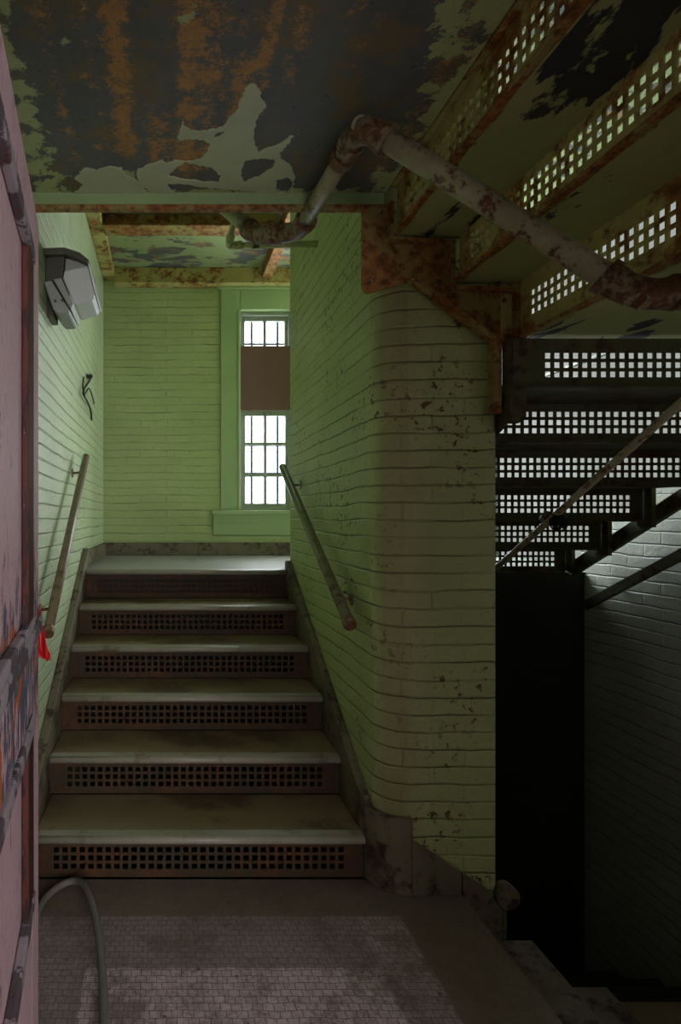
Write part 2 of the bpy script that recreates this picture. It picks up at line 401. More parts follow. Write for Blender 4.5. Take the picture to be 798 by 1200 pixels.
def perf(axis, at, r0, r1, z0, z1, h0, nx, zc, nz=3, pitch=.0327, hole=.0205, t=.006, pz=.0327):
    """perforated plate; axis 'y' = plate in a plane Y=at spanning X r0..r1, axis 'x' = plate X=at spanning Y"""
    xs = [r0]; 
    for i in range(nx): c = h0+pitch*i; xs += [c-hole/2, c+hole/2]
    xs.append(r1)
    zs = [z0]
    for j in range(nz): c = zc+(j-(nz-1)/2)*pz; zs += [c-hole/2, c+hole/2]
    zs.append(z1)
    nX, nZ = len(xs), len(zs); mb = MB()
    def pt(a, r, z): return (a, r, z) if axis == 'x' else (r, a, z)
    for a in (at, at+t):
        for z in zs:
            for x in xs: mb.v.append(pt(a, x, z))
    def q(f): mb.f.append(f); mb.uv.append(None); mb.sm.append(False)
    L = nX*nZ
    for j in range(nZ-1):
        for i in range(nX-1):
            a, b, c, d = j*nX+i, j*nX+i+1, (j+1)*nX+i+1, (j+1)*nX+i
            fr, bk = (a, b, c, d), (L+d, L+c, L+b, L+a)
            if axis == 'x': fr, bk = tuple(reversed(fr)), tuple(reversed(bk))
            if i % 2 == 1 and j % 2 == 1:
                for e0, e1 in ((a, b), (b, c), (c, d), (d, a)): q((e0, e1, L+e1, L+e0))
            else: q(fr); q(bk)
    ring = [(j*nX, (j+1)*nX) for j in range(nZ-1)] + [((j+1)*nX+nX-1, j*nX+nX-1) for j in range(nZ-1)] + \
           [(i+1, i) for i in range(nX-1)] + [((nZ-1)*nX+i, (nZ-1)*nX+i+1) for i in range(nX-1)]
    for e0, e1 in ring: q((e0, e1, L+e1, L+e0))
    return mb

# ------------------------------------------------------------------ key measures
XL = -.54; XR = 2.50; YB = 4.97; YN = .50; ZL = 1.035; ZH = 3.465; ZC = 2.56; YE = 2.14
PX0, PX1, PY0, PY1, PR = .78, 1.21, 2.12, 3.66, .10     # middle brick wall

# ------------------------------------------------------------------ room shell
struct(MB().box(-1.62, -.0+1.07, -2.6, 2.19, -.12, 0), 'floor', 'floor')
W1 = (.629, 1.08, 1.42, 3.13)         # window 1 in the back wall
W2 = (1.40, 2.35, 1.25, 3.30)  # unseen window, added and sized for its light on landing and right wall
struct(wall_cells('y', YB, YB+.30, XL-.2, XR+.2, -2.0, 4.5, [W1, W2]), 'wall_back', 'brick')
struct(MB().box(XL-.2, XL, YN+.0, YB, -2.0, 4.5), 'wall_left', 'brick_left')
W3 = (2.62, 4.58, 1.05, 3.60); FILL_LANDING = (4.63, 4.93, 1.10, 3.40); FILL_NEAR = (.60, 1.30, .45, 1.85)  # window behind the risers, then two unseen ones added for fill light
struct(wall_cells('x', XR, XR+.1, -2.6, YB, -2.0, 4.5, [W3, FILL_NEAR, FILL_LANDING]), 'wall_right', 'brick_white')
struct(MB().box(XR+.001, XR+.028, 2.621, 3.0, 1.051, 1.50).box(XR+.001, XR+.028, 3.0, 3.30, 1.051, 1.40).box(XR+.001, XR+.028, 3.30, 3.50, 1.051, 1.19), 'wall_sill', 'brick_white')
struct(wall_cells('y', YN-.15, YN, -1.62, XR, -2.0, 4.5, [(-.21, .74, 0, 2.2)]), 'wall_near', 'room')
# room behind the camera, its unseen window placed to light door and floor
W6 = (.25, 2.2, .5, 2.5)
struct(wall_cells('y', -2.6-.2, -2.6, -1.82, XR, -.12, 2.9, [W6]), 'wall_rear', 'room')
struct(MB().box(-1.82, -1.62, -2.6, YN-.15, -.12, 2.9), 'wall_side', 'room')
struct(MB().box(-1.62, XR, -2.6, YN-.15, 2.75, 2.9), 'ceiling_rear', 'room')
struct(MB().box(1.07, XR, -2.6, YN-.15, -.12, 0), 'floor_rear', 'room')
# middle wall with rounded nose
def pillar_outline(off=0.0, y_end=PY1):
    pts = [(PX0-off, y_end)]
    cx, cy = PX0+PR, PY0+PR
    for i in range(0, 13):
        a = math.pi + (math.pi/2)*i/12
        pts.append((cx+math.cos(a)*(PR+off), cy+math.sin(a)*(PR+off)))
    return pts
def pillar():
    pts = pillar_outline()
    r2 = .02; cx, cy = PX1-r2, PY0+r2
    for i in range(0, 7):
        a = -math.pi/2 + (math.pi/2)*i/6; pts.append((cx+math.cos(a)*r2, cy+math.sin(a)*r2))
    pts.append((PX1, PY1))
    mb = MB(); z0, z1 = -2.0, 4.3
    L = [0.0]
    for a, b in zip(pts, pts[1:]+pts[:1]): L.append(L[-1]+math.dist(a, b))
    n = len(pts)
    for i in range(n):
        a, b = pts[i], pts[(i+1) % n]
        mb.add([(a[0],a[1],z0),(b[0],b[1],z0),(b[0],b[1],z1),(a[0],a[1],z1)], [(0,1,2,3)],
               [[(L[i],z0),(L[i+1],z0),(L[i+1],z1),(L[i],z1)]], smooth=(1 <= i <= 12))
    mb.add([(p[0],p[1],z1) for p in pts], [tuple(range(n))]); mb.add([(p[0],p[1],z0) for p in pts], [tuple(reversed(range(n)))])
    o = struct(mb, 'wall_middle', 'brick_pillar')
    # weld so that the nose shades smoothly
    import bmesh
    bm = bmesh.new(); bm.from_mesh(o.data); bmesh.ops.remove_doubles(bm, verts=bm.verts, dist=1e-5); bm.to_mesh(o.data); bm.free()
pillar()
# landing, and shade coloured walls added below it to block light
struct(MB().box(XL, PX0-.0, 3.696, YB, ZL-.12, ZL).box(PX0, XR, PY1, YB, ZL-.12, ZL), 'floor_landing', 'landing')
struct(MB().box(PX1, XR, 3.47, 3.66, -2.0, ZL-.0), 'wall_below', 'void_shade')
struct(MB().box(XL, PX0, PY1+.0, 3.695, -2.0, 1.002).box(PX0, PX0+.05, PY1, PY1+.08, -2, ZL-.12), 'stair_light_block', 'void_shade')  # added filler, keeps light from showing through the riser holes
struct(MB().box(XL, XR, YN, 3.66, -2.1, -2.0), 'floor_basement', 'void_shade')
# baseboards on the landing
struct(MB().box(XL, XR, YB-.025, YB, ZL, ZL+.112), 'baseboard_back', 'stringer', .006)
struct(MB().box(XL, XL+.025, 3.74, YB-.025, ZL, ZL+.112), 'baseboard_left', 'stringer', .006)

# ceilings
def ceiling_main():
    x0, x1, y0, y1 = XL, .805, YN, YE
    nx, ny = 70, 84
    blobs_g = [  # u, v in the picture of patches of surviving green, radius, strength
        (20,60,.05,.3),(30,110,.06,.42),(40,170,.07,.5),(50,215,.07,.5),(75,225,.06,.42),(100,215,.06,.35),(60,40,.04,.22),(64,10,.05,.26),(105,15,.05,.28),(118,32,.04,.2),
        (130,212,.04,.4),(150,205,.05,.45),(150,228,.06,.45),(110,232,.05,.4),(80,236,.05,.45),(185,230,.05,.4),(255,233,.05,.36),(310,232,.04,.4),(350,235,.05,.38),(400,237,.05,.42),(430,230,.05,.45),
        (520,30,.06,.42),(545,10,.07,.5),(565,5,.07,.5),(500,70,.05,.36),(480,110,.04,.26),(515,60,.05,.4),(490,140,.05,.36),(470,170,.04,.3),(450,205,.05,.4),(535,55,.05,.4),(505,105,.05,.4),(485,5,.04,.3),(440,222,.04,.36),
        (90,178,.02,.2),(133,175,.025,.34),(138,185,.02,.32),(120,10,.05,.24),(215,20,.05,.3),(240,38,.04,.28),(195,40,.03,.28),(228,5,.05,.3),(75,45,.03,.3),(135,25,.03,.28),(95,120,.03,.2)]
    strips_o = [(-.13,.045,.9,1.9,.36),(.10,.09,.95,2.0,.26),(.22,.05,1.55,1.8,.4),(-.30,.03,1.2,2.0,.24),(-.20,.03,.9,1.9,.2),(.06,.045,.9,2.02,.36),(.13,.05,1.3,2.0,.24),(-.03,.05,1.7,2.05,.30),(.26,.03,.9,1.62,.34),(.33,.035,.9,1.55,.30),(.45,.03,.9,1.5,.22),(.50,.03,.9,1.55,.16),(.19,.03,1.2,1.8,.2),(.20,.04,1.6,2.05,.24),(.73,.04,1.3,2.05,.28)]
    bg = [(P(u, v, F*(ZC-H)/(CY-v)).x, F*(ZC-H)/(CY-v), r, s) for u, v, r, s in blobs_g]
    mb = MB(); g = []; o = []
    for j in range(ny+1):
        for i in range(nx+1):
            x = x0+(x1-x0)*i/nx; y = y0+(y1-y0)*j/ny
            mb.v.append((x, y, ZC))
            gv = max([s*math.exp(-((x-a)**2+(y-b)**2)/(2*r*r)) for a, b, r, s in bg]+[0])
            gv = max(gv, .48*math.exp(-((y-YE)/.05)**2), .46*math.exp(-((x+.43)/.085)**2), .46*math.exp(-((x-x1)/.07)**2))
            ov = 0
            for cx_, w, a, b, s in strips_o:
                e = s*math.exp(-((x-cx_)/w)**2)
                if y < a: e *= math.exp(-((y-a)/.05)**2)
                if y > b: e *= math.exp(-((y-b)/.05)**2)
                ov = max(ov, e)
            g.append(gv*.62+.27); o.append(ov*.40+.36)
    for j in range(ny):
        for i in range(nx):
            a = j*(nx+1)+i; mb.f.append((a, a+nx+1, a+nx+2, a+1)); mb.uv.append(None); mb.sm.append(False)
    mb.box(x0, x1, y0, y1, ZC+.001, ZC+.10)
    while len(g) < len(mb.v): g.append(.2); o.append(.3)
    ob = struct(mb, 'ceiling', 'ceiling')
    for nm, arr in (('green', g), ('orange', o)):
        at = ob.data.attributes.new(nm, 'FLOAT', 'POINT'); at.data.foreach_set('value', arr)
    return ob
ceil = ceiling_main()
# the large sheet of surviving paint that hangs from the ceiling, traced on the ceiling plane
def on_ceiling(u, v, z=ZC-.004):
    Y = F*(z-H)/(CY-v); return Vector(((u-CX)*Y/F, Y, z))
def rough_outline(pts, amp=.004, k=5):
    out = []
    for a, b in zip(pts, pts[1:]+pts[:1]):
        n = (b-a).cross(Vector((0,0,1))).normalized(); d = (b-a).length
        for j in range(k):
            t = j/k; out.append(a.lerp(b, t)+n*random.uniform(-1, 1)*min(amp, d*.12))
    return out
sheets = [
 [(296,98),(303,104),(308,118),(312,124),(306,132),(301,140),(299,150),(298,168),(303,178),(318,172),(330,168),(340,159),(344,160),(337,170),(328,180),(330,188),(341,194),(346,205),(342,222),(348,240),(192,240),(196,228),(178,225),(162,215),(160,200),(172,194),(190,188),(194,192),(206,188),(222,190),(233,188),(243,178),(246,168),(236,164),(222,163),(210,166),(208,160),(214,143),(217,150),(228,154),(246,153),(262,149),(266,140),(278,130),(284,112),(288,102)],
 [(94,202),(100,197),(112,200),(124,196),(142,197),(148,206),(160,212),(170,224),(178,232),(186,240),(62,240),(68,226),(82,229),(98,218),(88,210)],
]
holes = [[(286,190),(296,186),(312,186),(322,188),(320,196),(308,204),(296,210),(286,214),(282,206)],
         [(216,190),(232,194),(246,196),(258,206),(256,214),(236,213),(214,210),(196,206),(204,200)],
         [(324,212),(338,208),(344,216),(338,228),(324,226)],
         [(196,216),(216,216),(240,220),(268,222),(300,224),(296,232),(262,232),(226,232),(206,230)],
         [(252,158),(262,154),(263,157),(250,162)]]
from mathutils.geometry import tessellate_polygon
def paint_sheet(outer, inner, name):
    random.seed(len(outer))
    loops = [rough_outline([on_ceiling(*p) for p in outer])] + [rough_outline([on_ceiling(*p) for p in h]) for h in inner]
    flat = [p for L in loops for p in L]
    tris = tessellate_polygon(loops)
    mb = MB(); n = len(flat); th = Vector((0,0,.0035))
    vs = flat+[p+th for p in flat]; fs = []
    for t in tris:
        a, b, c = t; nz = (flat[b]-flat[a]).cross(flat[c]-flat[a]).z
        if nz > 0: a, b, c = c, b, a
        fs += [(a, b, c), (c+n, b+n, a+n)]
    k = 0
    for L in loops:
        m = len(L)
        for i in range(m): fs.append((k+i, k+(i+1) % m, k+(i+1) % m+n, k+i+n))
        k += m
    mb.add(vs, fs); o = mb.build(name, 'flake', ceil); return o
paint_sheet(sheets[0], holes, 'paint_sheet'); paint_sheet(sheets[1], [], 'paint_sheet')

struct(MB().box(XL, XR, 2.30, YB, ZH, ZH+.12), 'ceiling_high', 'ceiling_high')
struct(MB().box(XL, XR, YN, 2.30, 4.3, 4.42), 'ceiling_top', 'plaster')
struct(MB().box(XL, XR, 2.18, 2.30, ZH, 4.3), 'wall_upper', 'plaster')
# steel edge of the low ceiling and beams of the high one
struct(MB().box(XL, PX0+.02, YE-.02, YE+.012, 2.494, 2.512), 'trim_1', 'rust_edge', .004)
struct(MB().box(XL, PX0+.02, YE-.006, YE+.012, 2.512, ZC+.10), 'trim_10', 'casing', .002)
struct(MB().box(XL+.001, XL+.10, 2.40, YB-.001, ZH-.08, ZH), 'trim_2', 'rust_green', .006)
struct(MB().box(XL+.10, XR, YB-.09, YB-.001, ZH-.13, ZH).box(XL+.10, XR, YB-.11, YB-.001, ZH-.14, ZH-.125), 'trim_3', 'rust_green', .004)
struct(MB().box(XL+.10, PX0+.0, 4.02, 4.09, ZH-.09, ZH).box(XL+.10, PX0, 3.98, 4.13, ZH-.10, ZH-.085), 'trim_4', 'rust', .004)
struct(MB().box(.80, .88, PY1+.01, YB-.11, ZH-.10, ZH), 'trim_5', 'rust', .004)

# ------------------------------------------------------------------ windows
def window(name, axis, a, r0, r1, z0, z1, inward, glass='glass', bars=True, sashes=None, cols=2, rows_l=3, rows_u=2, fm='sash', th=.035, mun=.008, f=.028, e=.024):
    """frame and panes set back in the wall opening; a = face of the wall, inward = +-1 direction out of the room"""
    mb = MB()
    def bx(q, p0, p1, c0, c1, d0, d1):
        A, B = a+inward*d0, a+inward*d1
        if axis == 'y': q.box(p0, p1, A, B, c0, c1)
        else: q.box(A, B, p0, p1, c0, c1)
    root = None
    for (p0, p1, c0, c1) in ((r0, r0+f, z0, z1), (r1-f, r1, z0, z1), (r0+f, r1-f, z0, z0+f), (r0+f, r1-f, z1-f, z1)): bx(mb, p0, p1, c0, c1, .03, .12)
    root = struct(mb, name, fm, .003)
    zm = sashes if sashes else (z0+z1)/2
    for si, (s0, s1, d, rows) in enumerate(((z0+f, zm, .04, rows_l), (zm, z1-f, .075, rows_u))):
        q = MB()
        for (p0, p1, c0, c1) in ((r0+f, r0+f+e, s0, s1), (r1-f-e, r1-f, s0, s1), (r0+f+e, r1-f-e, s0, s0+e*1.4), (r0+f+e, r1-f-e, s1-e*1.4, s1)): bx(q, p0, p1, c0, c1, d, d+th)
        for i in range(1, cols):
            c = r0+f+(r1-r0-2*f)*i/cols; bx(q, c-mun, c+mun, s0+e*1.4, s1-e*1.4, d+.006, d+th-.006)
        for j in range(1, rows):
            c = s0+(s1-s0)*j/rows; bx(q, r0+f+e, r1-f-e, c-mun, c+mun, d+.007, d+th-.007)
        so = q.build('sash', fm, root)
        g = MB(); bx(g, r0+f+e-.003, r1-f-e+.003, s0+e, s1-e, d+th*.5-.002, d+th*.5+.002); g.build('pane', glass, so)
    return root, bx

w1, bx1 = window('window_1', 'y', YB, *W1, 1, glass='glass_milky', mun=.012, sashes=2.27, cols=2, rows_l=3, rows_u=2)
# security bars outside, brown board across the upper sash
q = MB()
for c in (.755, .875, .985): bx1(q, c-.010, c+.010, W1[2]+.02, W1[3]-.02, .17, .182)
for c in (1.75, 2.0, 2.5, 2.9): bx1(q, W1[0]+.0, W1[1]-.0, c-.009, c+.009, .183, .192)
q.build('security_bars', 'bar', w1)
q = MB(); bx1(q, W1[0]+.006, W1[1]-.02, 2.285, 2.83, .006, .026); o = q.build('board', 'brown_board', w1); o['label'] = 'brown board covering the upper sash'
# casing
q = MB(); bx1(q, .462, .629, 1.40, 3.30, -.03, .0); bx1(q, 1.08, 1.25, 1.40, 3.30, -.03, 0); bx1(q, .629, 1.08, 3.13, 3.30, -.03, 0)
struct(q, 'trim_6', 'casing', .005)
q = MB(); bx1(q, .44, 1.27, 3.30, 3.325, -.045, 0)
bx1(q, .606, .629, 1.43, 3.13, -.042, -.03)
struct(q, 'trim_7', 'casing', .004)
# raised gable shaped head over the casing
q = MB(); q.prism([(.44, YB-.02, 3.326), (1.27, YB-.02, 3.326), (1.27, YB-.02, 3.40), (1.05, YB-.02, 3.44-.005-.0), (.55, YB-.02, 3.36)], (0, .02, 0))
struct(q, 'trim_8', 'casing', .004)
q = MB(); q.box(.38, 1.33, YB-.10, YB, 1.385, 1.42)
q.prism([(.395, YB, 1.385), (.395, YB-.085, 1.385), (.395, YB-.05, 1.30), (.395, YB-.035, 1.21), (.395, YB, 1.20)], (.92, 0, 0))
struct(q, 'trim_9', 'casing', .006)
window('unseen_window_back', 'y', YB, *W2, 1, sashes=2.27)
window('window_3', 'x', XR, *W3, 1, glass='glass_dirty', cols=1, rows_l=1, rows_u=1, f=.008, e=.010, th=.03)
window('fill_window_near', 'x', XR, *FILL_NEAR, 1, glass='glass_near', cols=3, rows_l=2, rows_u=2, th=.03)  # unseen, added to throw light on the door and left wall
window('fill_window_landing', 'x', XR, *FILL_LANDING, 1, cols=2, rows_l=3, rows_u=3, th=.03)  # unseen clear window added to brighten the back wall
window('unseen_window_rear', 'y', -2.6, *W6, -1, glass='glass_rear', cols=4, rows_l=2, rows_u=2)

# ------------------------------------------------------------------ front staircase
st = thing('staircase', 'six step staircase with grey worn treads climbing to the window landing', 'staircase', (.12, 2.16, 0))
YN_ = [2.17, 2.475, 2.757, 3.036, 3.312, 3.597]
ZT = [.172*(i+1) for i in range(6)]; ZT[5] = ZL+.004
SX0, SX1 = -.50, .745
rises = [y+.03 for y in YN_]
for i in range(6):
    back = rises[i+1] if i < 5 else YN_[5]+.10
    q = MB().box(SX0, SX1, YN_[i], back, ZT[i]-.032, ZT[i])
    o = q.build('tread', 'tread' if i < 5 else 'landing', st, .007)
    MB().tube([(SX0+.004, YN_[i]+.004, ZT[i]-.014), (SX1-.004, YN_[i]+.004, ZT[i]-.014)], .015, 16).box(SX0+.004, SX1-.004, YN_[i]+.004, YN_[i]+.045, ZT[i]-.004, ZT[i]+.001).build('nosing', 'nosing', o)
for i in range(6):
    z0 = ZT[i-1] if i else 0.0; z1 = ZT[i]-.032
    zc = z0+.072+.002
    n = 34; h0 = (SX0+SX1)/2-(n-1)/2*.0327
    perf('y', rises[i], SX0, SX1, z0+.002, z1, h0, n, zc, 3, .0327, .0205, .006, .0315).build('riser', 'riser_front', st)
SL = .572
def top_of(y): return .30+SL*(y-2.23)
for side in (0, 1):
    x0, x1 = (XL+.001, SX0) if side == 0 else (SX1, PX0-.001)
    y0, y1 = 2.12, 3.70
    pts = [(x0, y0+.09, 0), (x0, y0+.09, top_of(y0+.09)), (x0, y1, top_of(y1)), (x0, 3.70, ZL-.13)]
    if side == 0: pts = [(x0, 2.02, 0.001), (x0, 2.02, .13), (x0, 2.10, .22), (x0, 2.2, top_of(2.2)), (x0, 3.66, top_of(3.66)), (x0, 3.74, ZL+.13), (x0, 3.74, ZL+.001), (x0, 3.655, ZL+.001), (x0, 3.64, ZL-.13), (x0, 2.35, 0.001)]
    else: pts = [(x0, 2.225, 0.001), (x0, 2.225, top_of(2.225)), (x0, 3.62, top_of(3.62)), (x0, 3.655, top_of(3.62)-.01), (x0, 3.655, ZL-.13), (x0, 2.4, 0.001)]
    MB().prism(pts, (x1-x0, 0, 0)).build('stringer', 'stringer', st, .005)
# curved end of the right stringer that wraps the nose of the brick wall
def wrap(outer, inner, z0f, z1f):
    mb = MB(); n = len(outer)
    L = 0; vs = []
    for i in range(n):
        z0, z1 = z0f[i], z1f[i]
        vs += [(outer[i][0], outer[i][1], z0), (outer[i][0], outer[i][1], z1), (inner[i][0], inner[i][1], z1), (inner[i][0], inner[i][1], z0)]
    fs = []
    for i in range(n-1):
        a, b = i*4, (i+1)*4
        for j in range(4): fs.append((a+j, b+j, b+(j+1) % 4, a+(j+1) % 4))
    fs += [(3,2,1,0), ((n-1)*4, (n-1)*4+1, (n-1)*4+2, (n-1)*4+3)]
    mb.add(vs, fs); return mb
o_ = pillar_outline(.030)[1:]; i_ = pillar_outline(.001)[1:]
o_ = o_+[(.885, PY0-.030)]; i_ = i_+[(.885, PY0-.001)]
zt = [.30-.012*k for k in range(len(o_))]; zt = [max(.275, z) for z in zt]
wrap(o_, i_, [.001]*len(o_), zt).build('stringer_end', 'stringer', st, .004)
MB().prism([(.885, PY0-.028, .001), (.885, PY0-.028, .20), (1.065, PY0-.028, .085), (1.065, PY0-.028, .001)], (0, .027, 0)).build('stringer_end', 'stringer', st, .003)

# ------------------------------------------------------------------ stairs going down on the right
dn = thing('staircase', 'dark staircase going down behind the brick wall on the right', 'staircase', (1.08, 1.3, -.5))
q = MB().box(1.071, 1.33, YN+.01, 2.11, -.20, -.17); q.build('tread', 'stringer', dn, .005)
q = MB().box(1.30, 1.60, YN+.01, 2.11, -.37, -.34); q.build('tread', 'stringer', dn, .005)
MB().box(1.57, XR-.01, YN+.01, 2.25, -.54, -.51).build('landing', 'tread', dn, .005)
for x, za, zb in ((1.075, -.17, -.121), (1.335, -.338, -.201), (1.605, -.508, -.371)):
    MB().box(x, x+.008, YN+.02, 2.10, za, zb).build('riser', 'dark_steel', dn)
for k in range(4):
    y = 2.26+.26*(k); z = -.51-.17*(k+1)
    MB().box(1.26, 2.36, y-.02, y+.27, z-.03, z).build('tread', 'void_shade', dn, .004)
MB().prism([(PX1+.004, PY0+.0, -.20), (PX1+.004, PY0+.0, -.02), (PX1+.004, 3.45, -1.25), (PX1+.004, 3.45, -1.55)], (.03, 0, 0)).build('stringer', 'dark_steel', dn)
MB().prism([(1.07, PY0-.026, -.165), (1.07, PY0-.026, .08), (1.16, PY0-.026, .02), (1.21, PY0-.026, -.05), (1.21, PY0-.026, -.165)], (0, .024, 0)).build('stringer_end', 'stringer', dn, .003)
# round foot of the stringer at the corner of the brick wall
q = MB(); c = Vector((1.235, PY0-.03, -.01)); q.tube([c, c+Vector((0,.05,0))], .042, 20); q.build('stringer_foot', 'stringer', dn, .004)

# ------------------------------------------------------------------ stairs overhead
up = thing('staircase', 'overhead staircase seen from below with perforated steel risers on the right', 'staircase', (1.3, 2.1, 2.05))
FX0, FX1 = PX1+.01, 2.365
YR = [3.44-.28*i for i in range(6)]; ZM = [1.117+.157*i for i in range(6)]
for i in range(6):
    y, zc = YR[i], ZM[i]
    z0, z1 = (zc-.088, zc+.074) if i else (ZL+.003, zc+.074)
    if i == 5: z1 = 1.995
    h0 = P(617, 0, 2.04).x if i == 5 else None
    n = int((FX1-.10-(FX0+.05))/.0327); hx = FX1-.075-(n-1)*.0327
    if i == 5: hx += .0
    perf('y', y, FX0, FX1, z0, z1, hx, n, zc, 3, .0327, .0205, .005, .0327).build('riser', 'dark_steel', up)
    # flange along the foot of the riser
    if i: MB().box(FX0, FX1, y-.03, y-.001, z0, z0+.008).build('riser_flange', 'dark_steel', up)
    if i < 5: MB().box(FX0, FX1, YR[i+1]+.006, y+.03, z1, z1+.022).build('tread', 'dark_steel', up, .003)
# outer stringer: sawtooth steps joined by a sloping bar
XS = FX1+.001
saw = [(XS, 3.47, ZL+.003)]
for i in range(6):
    y, zc = YR[i], ZM[i]
    MB().box(XS, XS+.022, y-.05, y+.035, zc-.115 if i else ZL+.01, min(zc+.09, 1.99)).build('outer_bracket', 'dark_steel', up)
MB().prism([(XS+.023, 3.46, .995+.04), (XS+.023, 3.42, 1.02), (XS+.023, 2.0, 1.80), (XS+.023, 2.0, 1.88), (XS+.023, 3.46, 1.085)], (.03, 0, 0)).build('stringer', 'dark_steel', up, .003)
# quarter landing
MB().box(1.277, XR-.005, YN+.005, 2.085, 2.0, 2.03).build('landing', 'soffit', up)
# three risers running away from the camera and the treads between them
RX = [1.27, 1.06, .835]; RB = [2.0, 2.215, 2.38]
for k in range(3):
    z0 = RB[k]; z1 = (2.243,2.408,ZC+.02)[k]
    ycut = 2.098
    n = 42; h0 = ycut-.085-(n-1)*.0327
    zc = RB[k]+(.115,.095,.095)[k]
    perf('x', RX[k], YN+.01, ycut, z0, z1, h0, n, zc, 3, .0327, .0205, .005, .0327).build('riser', 'rust_green', up)
    MB().box(RX[k]-.026, RX[k]-.001, YN+.01, ycut, z0, z0+.012).build('riser_flange', 'rust_edge', up, .003)
    MB().box(RX[k]-.022, RX[k]-.001, YN+.01, ycut, z1-.018, z1-.004).build('riser_flange', 'rust_green', up, .003)
MB().box(1.213, 1.30, 2.107, 2.20, 2.0, 2.62).build('post', 'rust_green', up, .003)
MB().box(RX[1]+.006, RX[0]+.03, YN+.005, 2.106, RB[1]+.0, RB[1]+.028).build('tread', 'soffit', up)
MB().box(RX[2]+.006, RX[1]+.03, YN+.005, 2.106, RB[2]+.0, RB[2]+.028).build('tread', 'soffit', up)
# inner stringer: a plate on the nose of the brick wall, with a sloping and an upright flange
YP = PY0-.012
def pp(u, v, y=YP): return P(u, v, y)
plate = [(424,240),(456,240),(456,281),(526,285),(528,336),(602,341),(602,402),(577,402),(568,398),(480,330),(430,344),(424,338)]
MB().prism([pp(*p) for p in plate], (0, .010, 0)).build('inner_stringer', 'rust', up, .002)
def band(p, q, w, d, name='flange', mat='rust_edge', y=YP, up_=up):
    a, b = P(p[0], p[1], y), P(q[0], q[1], y); t = (b-a).normalized(); n = Vector((t.z, 0, -t.x))*w*.5
    MB().prism([a-n, a+n, b+n, b-n], (0, -d, 0)).build(name, mat, up_, .002)
band((478,328),(577,402), .022, .035); band((577,400),(577,486), .030, .035)
band((456,240),(456,281), .014, .03); band((456,283),(528,287), .012, .03); band((527,285),(527,338), .014, .03); band((528,339),(602,343), .012, .03); band((602,340),(602,402), .014, .03)
for u, v in ((434,330),(448,300),(470,312),(514,330),(560,388),(590,352),(595,394),(448,250)):
    a = P(u, v, YP); MB().tube([a, a-Vector((0,.007,0))], .008, 8).build('bolt', 'fitting', up)
# post where the flights meet, behind the plate
MB().box(PX1+.003, PX1+.06, 2.045, 2.10, 1.72, 1.999).build('post', 'dark_steel', up, .003)
MB().box(FX0, FX0+.03, 2.046, 2.075, 1.70, 1.999).build('post', 'dark_steel', up, .003)
MB().prism([(PX1+.004, 3.45, ZL+.02), (PX1+.004, 3.45, 1.10), (PX1+.004, 2.07, 1.86), (PX1+.004, 2.07, 1.70)], (.006, 0, 0)).build('stringer', 'dark_steel', up)

# ------------------------------------------------------------------ pipes
pr = .030
pa = P(425,146,1.67); pb = P(748,348,1.42); pc = P(350,272,2.30); pd = P(301,276,2.42); pe = P(262,243,2.72)
pipe = thing('steam_pipe', 'thick rust spotted pipe bending down from the ceiling and under the overhead stairs', 'pipe', pb)
def straight(a, b, r, name, mat, par, seg=16): MB().tube([a, b], r, seg).build(name, mat, par)
def elbow(a, c, b, r, par, name='elbow', mat='fitting'):
    """bend from direction a->c to c->b at c with bead ends"""
    da = (a-c).normalized(); db = (b-c).normalized(); s = r*2.1
    p0, p1 = c+da*s, c+db*s
    pts = [p0+da*.028, p0+da*.0001]+[(p0*(1-t)**2+c*2*t*(1-t)+p1*t*t) for t in [i/8 for i in range(9)]][1:-1]+[p1, p1+db*.028]
    rad = [r*1.30, r*1.30]+[r*1.22]*7+[r*1.30, r*1.30]
    q = MB().tube(pts, r, 18, rad=rad)
    for p, d in ((p0, da), (p1, db)): q.tube([p+d*.012, p+d*.034], r*1.46, 18, smooth=False)
    return q.build(name, mat, par, .002)
straight(pa, pb, pr, 'pipe', 'pipe', pipe); straight(pa, pc, pr*.98, 'pipe', 'pipe', pipe)
straight(pc, pd, pr*.95, 'pipe', 'pipe', pipe); straight(pd, pe, pr, 'pipe', 'pipe', pipe)
pf = P(860, 334, 1.40)
straight(pf, Vector((XR-.001, 1.40, pf.z)), pr, 'pipe', 'pipe', pipe)
straight(pb, pf, pr, 'pipe', 'pipe', pipe)
elbow(pc, pa, pb, pr, pipe); elbow(pa, pb, pf, pr, pipe); elbow(pa, pc, pd, pr, pipe); elbow(pc, pd, pe, pr, pipe)
# extra couplings by the bend
for (a, b, d) in ((pa, pc, .135), (pd, pc, .075), (pb, pf, .11)):
    t = (b-a).normalized(); MB().tube([a+t*d, a+t*(d+.04)], pr*1.35, 18, smooth=False).build('coupling', 'fitting', pipe, .002)
pt = P(262,243,2.72); straight(pe, pe+Vector((-.05,.30,.63)), pr, 'pipe', 'pipe', pipe)
ys = 3.0
sp = thing('small_pipe', 'thin pale green pipe with a corner, behind the thick pipe', 'pipe', P(270,290,ys))
a = P(276,250,ys+.1); b = P(268,288,ys); c = P(345,286,ys); c.x = PX0-.001
straight(a+(a-b)*1.55, b, .016, 'pipe', 'pipe_small', sp, 12); straight(b, c, .016, 'pipe', 'pipe_small', sp, 12); elbow(a, b, c, .016, sp, 'elbow', 'pipe_small')
m = b.lerp(c, .28); MB().tube([m, m+Vector((.05,0,0))], .021, 12, smooth=False).build('coupling', 'pipe_small', sp)
